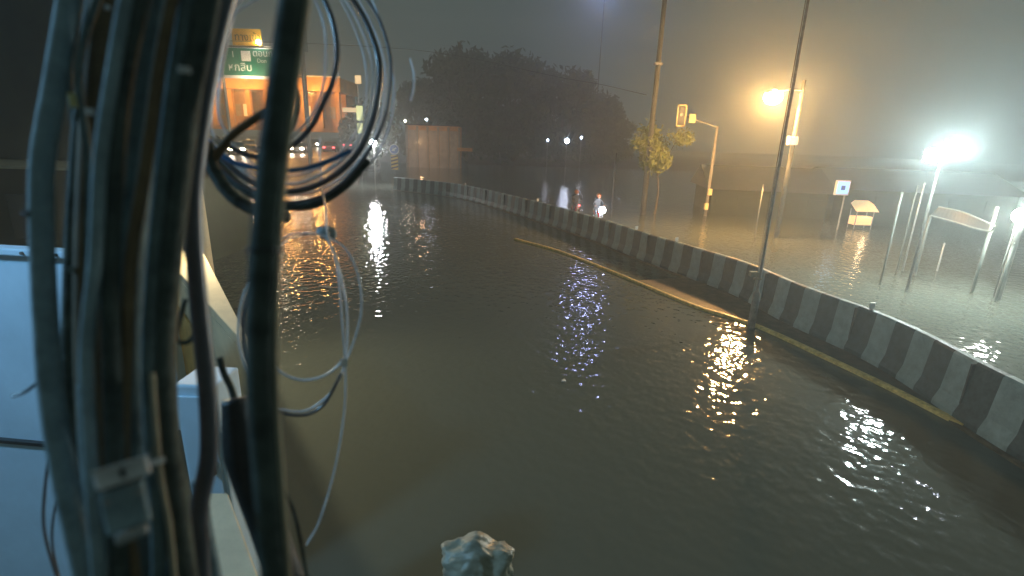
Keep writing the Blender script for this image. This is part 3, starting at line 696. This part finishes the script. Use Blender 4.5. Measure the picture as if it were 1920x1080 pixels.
# beige kiosk, wedge roof shaped to the lit band and shadow edge on its wall
zr = 2.5
rp_ = [P(336, 392, zr), P(385, 480, zr), P(468, 640, zr), P(474, 662, zr), P(395, 575, zr), P(318, 492, zr)]
cen = sum(rp_, Vector()) / len(rp_); kk = empty('kiosk', (cen.x, cen.y, 0), 'beige concrete kiosk lit by lamp light, its roof edge slanting to the road', 'kiosk')
loc = [p - Vector((cen.x, cen.y, 0)) for p in rp_]
g = MB(); g.prism([p - Vector((0, 0, .12)) for p in loc], (0, 0, .12)); g.build('roof', 'beige', kk, bevel=.01)
ins = [(p - Vector((0, 0, zr))) for p in loc]
ins = [Vector((p.x * .995, p.y * .995, -.4)) for p in ins]; g = MB(); g.prism(ins, (0, 0, zr + .27)); g.build('wall', 'beige', kk)
# thin panel standing in for amber light on the camera-facing wall
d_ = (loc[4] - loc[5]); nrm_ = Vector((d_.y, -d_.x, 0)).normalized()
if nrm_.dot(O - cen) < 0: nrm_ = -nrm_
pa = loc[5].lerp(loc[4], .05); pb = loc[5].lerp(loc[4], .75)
g = MB(); g.prism([Vector((pa.x, pa.y, .5)) + nrm_ * .02, Vector((pb.x, pb.y, .5)) + nrm_ * .02, Vector((pb.x, pb.y, 1.9)) + nrm_ * .02, Vector((pa.x, pa.y, 1.9)) + nrm_ * .02], nrm_ * .03); g.build('amber_light_panel', 'amber_light', kk)

# pillar behind kiosk, gate pillar, near ledge
p = D(384, 478, 9.4); e = empty('gate_pillar', (p.x, p.y, 0), 'tall beige pillar rising behind the kiosk roof', 'pillar')
zt = D(384, 306, 9.4).z; MB().tube([(0, 0, -.4), (0, 0, zt - .1), (0, 0, zt)], [.125, .115, .06], 16).build('shaft', 'beige', e, smooth=True)
p = D(288, 470, 7); zt = D(297, 362, 7).z; e = empty('gate_pillar', (p.x, p.y, 0), 'square white pillar with glowing pink cap between two thick cables', 'pillar')
MB().box((0, 0, zt / 2 - .2), (.20, .2, zt + .4)).build('shaft', 'white_sheet', e, bevel=.01)
MB().box((.02, 0, zt + .07), (.17, .17, .14)).build('cap', 'e_pink', e, bevel=.02)  # lit look of the cap put in as a pink glow
zl = 2.5; lp_ = [P(384, 924, zl), P(427, 924, zl), P(492, 1100, zl), P(402, 1100, zl)]; cen = sum(lp_, Vector()) / 4
e = empty('concrete_ledge', (cen.x, cen.y, 0), 'flat beige wall top running out at the bottom, left of centre', 'wall')
g = MB(); g.prism([q - Vector((cen.x, cen.y, .15)) for q in lp_], (0, 0, .15)); g.build('coping', 'beige', e, bevel=.008)
g = MB(); g.prism([Vector(((q.x - cen.x) * .9, (q.y - cen.y) * .96, -.3)) for q in lp_], (0, 0, zl + .15)); g.build('wall', 'beige', e)

# lit shop signs seen between cables
for (x0_, y0_, x1_, y1_, dd, lb) in ((317, 212, 311, 282, 22, 'upright white light strip between the cables at left'), (346, 236, 342, 292, 26, 'small upright pink and amber light strip between two cables')):
    a = D(x0_, y0_, dd); bb = D(x1_, y1_, dd); e = empty('light_strip', (bb.x, bb.y, 0), lb, 'sign', 'upright light strips behind the cables')
    MB().tube([(0, .1, -.3), (0, .1, a.z)], .05, 6).build('post', 'galv', e)
    a.z, bb.z
    MB().box((0, 0, (a.z + bb.z) / 2), (9 * dd / FPX, .1, a.z - bb.z)).build('lit_panel', 'e_pink', e, bevel=.02)

# ------------------------------------------------------------------ cables hanging by the camera
def cable(name, pts, dep, wpx, mt, label, cat='cable', grp='thick cables hanging beside the camera', n=16):
    """pts: picture points, dep: metres (or list), wpx: width in picture px (or list)"""
    wd = 1.2 if pts[0][0] < 350 and dep != .85 else 1
    wpx = [q * wd for q in wpx] if hasattr(wpx, '__len__') else wpx * (wd if wpx > 15 else 1)
    k = len(pts); dl = dep if hasattr(dep, '__len__') else [dep] * k; wl = wpx if hasattr(wpx, '__len__') else [wpx] * k
    w3 = catmull([D(x, y, d) for (x, y), d in zip(pts, dl)], 10)
    rr = []
    for i in range(k - 1):
        for j in range(10): t = j / 10; rr.append((wl[i] * (1 - t) + wl[i + 1] * t) * (dl[i] * (1 - t) + dl[i + 1] * t) / FPX / 2)
    rr.append(wl[-1] * dl[-1] / FPX / 2)
    g = MB(); g.tube(w3, rr, n); o = g.build(name, mt, smooth=True); return tag(o, label, cat, grp)
T = 'thick_cable'
cable(T, [(138, -60), (105, 150), (80, 300), (78, 430), (86, 600), (98, 750), (125, 900), (175, 1120)], .62, [30, 32, 32, 32, 32, 33, 36, 38], 'cable_blue', 'leftmost thick cable, pale blue grey, bowing left')
cable(T, [(190, -60), (168, 130), (152, 300), (142, 480), (138, 700), (152, 850), (190, 1120)], .70, 30, 'cable_dark', 'dark cable just right of the leftmost pale one')
cable(T, [(215, -60), (192, 150), (180, 350), (175, 560), (180, 760), (196, 940), (225, 1120)], .66, 50, 'cable_brown', 'broad brown black cable, third from the left')
cable(T, [(268, -60), (232, 150), (222, 350), (215, 560), (220, 760), (235, 940), (262, 1120)], .76, 60, 'cable_dark', 'broad near black cable against the blue grey trunk cable')
cable(T, [(300, -60), (270, 150), (250, 330), (240, 520), (240, 700), (255, 880), (290, 1120)], .58, 50, 'cable_grey', 'widest blue grey trunk cable in the bundle')
cable(T, [(345, -60), (312, 120), (290, 300), (275, 480), (270, 640), (282, 800), (310, 960), (335, 1120)], .64, 34, 'cable_grey', 'grey cable touching the right side of the trunk cable')
cable(T, [(395, -60), (362, 120), (338, 300), (318, 480), (303, 640), (310, 800), (330, 960), (350, 1120)], .56, 44, 'cable_dark', 'dark cable crossing before the white pillar')
cable(T, [(370, -60), (352, 60), (330, 200), (318, 330), (305, 450)], .9, 20, 'cable_brown', 'short brown cable behind the dark one')
cable(T, [(440, -60), (398, 110), (368, 300), (362, 420), (372, 560), (388, 720), (392, 850), (374, 960), (380, 1120)], .72, 32, 'cable_gloss', 'glossy dark cable in front of the beige kiosk')
cable(T, [(560, -60), (532, 130), (508, 330), (494, 520), (490, 700), (500, 880), (520, 1120)], .50, [50, 52, 52, 54, 54, 52, 50], 'cable_dark', 'thickest dark upright cable crossing the coils')
cable('thin_wire', [(585, -60), (558, 130), (532, 330), (519, 520), (516, 700), (526, 880), (544, 1120)], .5, 13, 'tan_cable', 'tan strip for the lamp highlight down the right side of the thickest cable', grp='thin loose wires in the bundle')  # added strip in place of the warm highlight on the cable edge
cable(T, [(430, -60), (412, 60), (392, 180), (372, 290), (368, 340), (400, 300), (440, 250), (505, 205)], 1.0, 15, 'cable_brown', 'dark cable turning up into the coil')
cable(T, [(348, 560), (332, 630), (350, 642), (366, 620), (366, 560), (358, 480)], .85, 9, 'cable_dark', 'thin dark loop across the panel of painted amber light', grp='thin loose wires in the bundle')
cable('thin_wire', [(122, 470), (124, 640), (100, 800), (84, 920), (84, 1000), (112, 1100)], .9, 5, 'fibre_dark', 'thin black wire sagging over the white panel', grp='thin loose wires in the bundle', n=8)
cable('thin_wire', [(128, 460), (118, 620), (110, 720), (128, 830), (105, 940), (98, 1020), (118, 1110)], .95, 4, 'fibre_dark', 'second thin black wire over the white panel', grp='thin loose wires in the bundle', n=8)
cable('thin_wire', [(24, 743), (45, 736), (65, 722), (78, 710)], .8, 6, 'fibre_dark', 'short black wire end sticking out before the white panel', grp='thin loose wires in the bundle', n=8)
cable('thin_wire', [(412, 670), (420, 700), (436, 735), (446, 790)], 1.0, 12, 'cable_dark', 'short dark wire before the kiosk wall', grp='thin loose wires in the bundle', n=8)
cable('thin_wire', [(518, 870), (535, 920), (556, 975), (580, 1100)], .8, 8, 'cable_dark', 'dark wire splitting right from the thickest cable', grp='thin loose wires in the bundle', n=8)
# dark bundle low in the bundle
cable(T, [(440, 748), (456, 850), (500, 980), (548, 1120)], .95, [44, 66, 62, 62], 'black_plastic', 'bulging black sleeve low in the bundle', n=20)
cable(T, [(372, 900), (380, 960), (395, 1040), (410, 1120)], .8, 26, 'cable_blue', 'pale blue grey cable end at the bottom of the bundle')
cable(T, [(285, 700), (292, 800), (302, 900), (318, 990), (330, 1120)], .54, 10, 'tan_cable', 'thin tan cable low in the bundle')
cable(T, [(150, 720), (158, 820), (166, 900), (172, 950)], .6, [8, 16, 18, 10], 'cable_blue', 'short pale cable end beside the leftmost cable')

random.seed(21)
XS = [(130, 168), (160, 200), (205, 210), (250, 240), (285, 268), (300, 305), (330, 322), (262, 225), (185, 185), (150, 172)]
ORD = ['first', 'second', 'third', 'fourth', 'fifth', 'sixth', 'seventh', 'eighth', 'ninth', 'last']
for j, (xt, xm) in enumerate(XS):
    pts = [(xt + random.uniform(30, 55), -60)]
    for y in (120, 300, 480, 660, 840, 980, 1130):
        u_ = (y - 120) / 1000; bow = xm + (xt - xm) * (1 - u_) ** 3 * 1.1 + 60 * max(0, u_ - .45) ** 1.5
        pts.append((bow + random.uniform(-9, 9), y))
    cable(T, pts, random.uniform(.60, .95), random.uniform(9, 15), ('cable_dark', 'cable_grey', 'cable_brown', 'cable_dark')[j % 4], 'thin %s cable woven into the bundle, %s of these ten from the left' % (('dark', 'grey', 'brown', 'black')[j % 4], ORD[sorted(q_[1] for q_ in XS).index(xm)]), grp='thin dark cables woven through the bundle', n=8)
XM = [(206, 162, 20, 'cable_blue', 'pale'), (238, 198, 26, 'cable_dark', 'dark'), (296, 226, 18, 'cable_brown', 'brown'), (322, 272, 24, 'cable_grey', 'grey'), (372, 300, 20, 'cable_dark', 'black')]
for j, (xt, xm, w_, mt_, nm_) in enumerate(XM):
    pts = [(xt + 40, -60)]
    for y in (120, 300, 480, 660, 840, 980, 1130):
        u_ = (y - 120) / 1000; pts.append((xm + (xt - xm) * (1 - u_) ** 3 * 1.1 + 70 * max(0, u_ - .45) ** 1.5 + random.uniform(-7, 7), y))
    cable(T, pts, .51 + .012 * j, w_, mt_, '%s medium cable on the front of the bundle, %s of these five from the left' % (nm_, ORD[j] if j < 4 else 'last'), grp='medium cables on the front of the bundle', n=12)
for (x, y, w_, dd, lb) in ((68, 402, 37, .62, 'black tie round the leftmost pale cable'), (496, 470, 60, .5, 'black tie round the thickest upright cable')):
    q = D(x, y, dd); k = dd / FPX; g = MB(); g.tube([q + U * 3 * k, q - U * 3 * k], w_ * k * .56, 18); o = g.build('cable_tie', 'black_plastic', smooth=False, origin=q); tag(o, lb, 'cable tie', 'black ties round the thick cables')
q = D(230, 887, .46)
jb = empty('junction_box', q, 'small white box with dark slot among the cables', 'box'); jb.rotation_mode = 'QUATERNION'; jb.rotation_quaternion = ray(230, 887).to_track_quat('Y', 'Z')
k = .46 / FPX
MB().box((0, .02, 0), (84 * k, .03, 36 * k)).build('box_body', 'white_plastic', jb, bevel=.003)
MB().box((0, .004, 0), (7 * k, .006, 18 * k)).build('slot', 'black_plastic', jb)
MB().box((0, .0, 17 * k), (88 * k, .035, 3 * k)).build('lid', 'white_plastic', jb, bevel=.001)
q = D(238, 962, .47); br = empty('mounting_bracket', q, 'blue grey metal bracket under the small white box', 'bracket'); br.rotation_mode = 'QUATERNION'; br.rotation_quaternion = ray(238, 962).to_track_quat('Y', 'Z')
MB().box((0, .01, .005), (.034, .012, .04)).build('plate', 'cable_blue', br, bevel=.003)
MB().box((0, 0, -.02), (.025, .016, .01)).build('clamp', 'galv', br, bevel=.003)
for s_ in (-1, 1): MB().tube([(s_ * .012, .0, .015), (s_ * .012, -.008, .015)], .003, 8).build('bolt', 'galv', br)
for (x, y, w_, h_, mt, dd, lb) in ((346, 131, 20, 11, 'white_plastic', .5, 'pale blue tag on the dark cable at top'), (168, 209, 13, 12, 'white_plastic', .6, 'small square pale tag on the second cable'), (136, 188, 12, 26, 'e_signal', .58, 'olive yellow tag beside the leftmost cable'),
                                  (202, 14, 8, 8, 'white_plastic', .6, 'tiny pale tag at the top edge'), (134, 505, 10, 10, 'sign_grey', .64, 'small grey tag beside the white panel'), (296, 865, 22, 10, 'white_plastic', .52, 'pale clip on the tan cable'), (645, 680, 13, 15, 'white_plastic', 1.15, 'white tie holding the lower coil')):
    q = D(x, y, dd); k = dd / FPX
    g = MB(); g.box((0, 0, 0), (w_ * k, .004 + w_ * k * .3, h_ * k)); o = g.build('cable_tag', mt, bevel=.0006); o.location = q; o.rotation_mode = 'QUATERNION'; o.rotation_quaternion = ray(x, y).to_track_quat('Y', 'Z'); tag(o, lb, 'tag', 'tags clipped on the cables')
q = D(612, 437, 1.2); g = MB(); random.seed(3)
g.ball((0, 0, 0), .02, 10, sz=(1.3, .8, .9)); g.tube([(-.02, 0, .01), (.02, 0, -.012)], .008, 8); o = g.build('tape_knot', 'sign_grey', smooth=True); o.location = q; tag(o, 'silvery knot of tape where the lower coil hangs', 'tie')

# coils of fibre cable
def coil(pts, dep, wpx, mt, label, grp='fibre cable coils hanging by the thick cable'): return cable('fibre_coil', pts, dep, wpx, mt, label, 'cable coil', grp, n=10)
coil([(470, -20), (438, 20), (428, 70), (415, 140), (410, 210), (425, 250), (450, 285), (500, 322), (560, 318)], 1.1, 5, 'fibre_highlight', 'coil strand bounding the upper loop at left')
coil([(580, -20), (604, 30), (612, 90), (606, 160), (588, 210), (560, 245), (530, 270), (500, 285), (450, 270), (400, 262)], 1.0, 5, 'fibre_highlight', 'inner thin strand of the upper coil')
coil([(600, -20), (624, 40), (632, 100), (625, 150), (605, 195), (585, 235), (555, 268), (520, 288), (470, 292), (420, 270)], 1.05, 10, 'fibre_dark', 'thicker dark inner strand of the upper coil')
coil([(636, -20), (672, 40), (697, 110), (700, 160), (690, 220), (660, 280), (610, 322), (550, 345), (480, 335), (420, 290), (396, 262)], 1.12, 5, 'fibre_highlight', 'bright middle strand of the upper coil')
coil([(648, -20), (686, 40), (710, 110), (710, 170), (697, 230), (668, 290), (618, 335), (555, 358), (490, 350), (430, 310), (392, 262)], 1.14, 11, 'fibre_dark', 'dark middle strand of the upper coil')
coil([(676, -20), (712, 40), (732, 110), (730, 180), (715, 240), (680, 300), (640, 345), (590, 372), (530, 378), (460, 352), (410, 310), (385, 265)], 1.18, 6, 'cable_gloss', 'outer dark strand of the upper coil')
coil([(690, -20), (722, 60), (738, 140), (738, 200), (722, 260), (690, 312), (650, 345)], 1.2, 4, 'fibre_highlight', 'outermost thin bright strand of the upper coil')
coil([(770, 110), (777, 140), (776, 165), (770, 190)], 1.3, 4, 'fibre_highlight', 'short bright strand right of the upper coil')
coil([(390, 262), (410, 285), (440, 305), (490, 316), (560, 318), (620, 300), (658, 282)], 1.06, 9, 'fibre_blue', 'blue strand along the bottom of the upper coil')
coil([(395, 275), (420, 318), (455, 352), (510, 380), (580, 384), (640, 352), (690, 300)], 1.2, 18, 'cable_dark', 'broad dark strand at the bottom of the upper coil')
coil([(388, 270), (402, 320), (440, 372), (500, 402), (540, 405)], 1.0, 24, 'cable_dark', 'broad dark strand sweeping under the coil at left')
coil([(662, -20), (700, 50), (722, 120), (720, 190), (702, 255), (664, 312), (612, 350), (545, 366), (470, 350), (415, 310)], 1.22, 3.5, 'fibre_highlight', 'fine pale strand between the outer loops of the upper coil')
coil([(628, -20), (660, 40), (684, 110), (688, 170), (676, 230), (640, 285), (590, 318), (530, 332), (470, 322), (415, 282)], 1.09, 3.5, 'fibre_highlight', 'fine pale strand inside the middle loops of the upper coil')
coil([(500, -10), (462, 10), (440, 30), (424, 90), (404, 170), (396, 230), (404, 262)], 1.15, 4, 'fibre_highlight', 'fine pale strand rising at the far left of the upper coil')
coil([(560, 60), (552, 140), (560, 190), (548, 240), (520, 285)], 1.1, 8, 'cable_dark', 'dark strand inside the upper coil')
coil([(520, 455), (545, 440), (585, 438), (622, 448), (655, 475), (675, 530), (677, 590), (662, 645), (648, 680)], 1.16, 4, 'fibre_highlight', 'bright outer strand of the lower coil')
coil([(516, 470), (550, 445), (600, 440), (625, 470), (642, 530), (652, 600), (647, 680), (625, 730), (590, 762), (560, 772), (515, 765)], 1.18, 4, 'fibre_highlight', 'inner strand round the lower coil')
coil([(515, 684), (535, 703), (570, 713), (605, 706), (632, 688), (645, 672)], 1.15, 5, 'fibre_highlight', 'bright short arc at the bottom of the lower coil')
coil([(515, 768), (545, 778), (580, 776), (610, 755), (640, 700)], 1.17, 6, 'fibre_dark', 'dark arc lowest on the lower coil')
coil([(600, 340), (610, 390), (614, 440), (632, 500), (642, 600), (648, 700), (645, 780), (628, 880), (600, 975), (575, 1022)], 1.15, 4, 'fibre_highlight', 'long thin strand dropping through the lower coil')
coil([(480, 510), (460, 545), (449, 590), (448, 640), (457, 680), (468, 710), (485, 740)], 1.1, 5, 'fibre_highlight', 'pale strand bowing left of the thickest cable')
coil([(486, 512), (468, 548), (457, 590), (456, 640), (464, 680), (475, 706), (490, 735)], 1.12, 6, 'fibre_dark', 'dark strand bowing left of the thickest cable')
coil([(600, 255), (600, 300), (604, 345)], 1.3, 3, 'fibre_highlight', 'thin upright strand behind the upper coil')

# ------------------------------------------------------------------ floating debris, sack on post
for (x, y, L, rz, lb) in ((609, 538, .40, -.25, 'white sliver of litter floating in the flood'), (1057, 715, .08, 0, 'tiny white scrap floating in mid water'), (662, 533, .10, 0, 'small pale scrap floating beside the lower coil')):
    p = P(x, y, .01); g = MB(); g.box((0, 0, .01), (L, .05, .03)); g.box((L * .1, .03, .015), (L * .5, .04, .03)); o = g.build('litter', 'white_plastic', bevel=.006); o.location = p; o.rotation_euler = (0, 0, rz); tag(o, lb, 'litter', 'litter floating on the flood')
q = D(895, 1060, 2.4); random.seed(11)
pp = empty('capped_post', (q.x, q.y, 0), 'crumpled pale sack wrapped on a post top at the bottom edge', 'post')
me = bpy.data.meshes.new('sack'); bm = bmesh.new(); bmesh.ops.create_icosphere(bm, subdivisions=5, radius=1)
from mathutils import noise
for v_ in bm.verts:
    c = v_.co.copy(); k = 1 + .16 * noise.noise(c * 1.7 + Vector((3, 1, 0))) + .14 * noise.noise(c * 4) - .10 * abs(noise.noise(c * 6 + Vector((5, 5, 2)))) - .05 * abs(noise.noise(c * 13))
    x = c.x * .165; y = c.y * .12; z = c.z * .14
    # blocky shoulders and an off-centre peak
    z += .022 * math.exp(-((c.x + .05) ** 2) / .06) * (c.z > 0) - .025 * math.exp(-((c.x - .35) ** 2) / .03) * (c.z > 0)
    x = math.copysign(min(abs(x) * 1.25, .165), x)
    v_.co = Vector((x * k, y * k, z * (1 + (k - 1) * .6)))
bm.to_mesh(me); bm.free(); me.materials.append(M['sack']); [setattr(p_, 'use_smooth', True) for p_ in me.polygons]
o = bpy.data.objects.new('sack', me); C.objects.link(o); o.parent = pp; o.location = (0, 0, q.z)
MB().tube([(0, 0, -.4), (0, 0, q.z)], .06, 12).build('post', 'old_concrete', pp)

# ------------------------------------------------------------------ lamps near the camera (out of frame shop light, and a lamp added for the kiosk)
lb0 = Vector((-4.6, 1.2, 0)); e = empty('shop_floodlight', lb0, 'cool white shop floodlight beyond the left edge, lighting the white panel', 'floodlight')
MB().tube([(0, 0, -.3), (0, 0, 6.3)], .05, 8).build('pole', 'galv', e)
MB().box((.1, 0, 6.3), (.5, .5, .1)).build('lamp_head', 'dark_steel', e)
MB().box((.1, 0, 6.24), (.4, .4, .02)).build('lamp_glass', 'e_cool', e)
lamp('shop_floodlight_light', lb0 + Vector((.1, 0, 5.7)), 400, (.27, .64, 1), e, .2)
src = D(312, 338, 7.7); e = empty('added_kiosk_lamp', (src.x, src.y, 0), 'small lamp added unseen behind the thick cables to light the beige kiosk', 'street lamp')  # lamp added out of sight to brighten the kiosk
MB().tube([(-.25, .1, -.3), (-.25, .1, src.z + .12)], .04, 8).build('pole', 'galv', e)
MB().tube([(-.25, .1, src.z + .12), (0, 0, src.z + .12)], .025, 8).build('arm', 'galv', e)
MB().box((0, 0, src.z + .1), (.25, .2, .05)).build('lamp_head', 'dark_steel', e)
tgt = Vector((-4.6, 6.8, 1.6)); src = src - Vector((0, 0, .05))
lamp('kiosk_light', src, 480, (1, .84, .54), e, .06, spot=math.radians(160), rot=(tgt - src).to_track_quat('-Z', 'Y').to_euler())

# ------------------------------------------------------------------ haze
g = MB(); g.box((20, 90, 24), (420, 260, 52)); hz = g.build('haze', 'sign_white'); tag(hz, 'pale humid night haze around the lamps', kind='stuff')
hm = bpy.data.materials.new('haze'); hm.use_nodes = True; nn = hm.node_tree.nodes; nn.clear()
ho = nn.new('ShaderNodeOutputMaterial'); hv = nn.new('ShaderNodeVolumePrincipled'); hv.inputs['Density'].default_value = .0054; hv.inputs['Anisotropy'].default_value = .66
hv.inputs['Color'].default_value = (.85, .98, 1, 1)
hm.node_tree.links.new(hv.outputs['Volume'], ho.inputs['Volume']); hz.data.materials.clear(); hz.data.materials.append(hm)
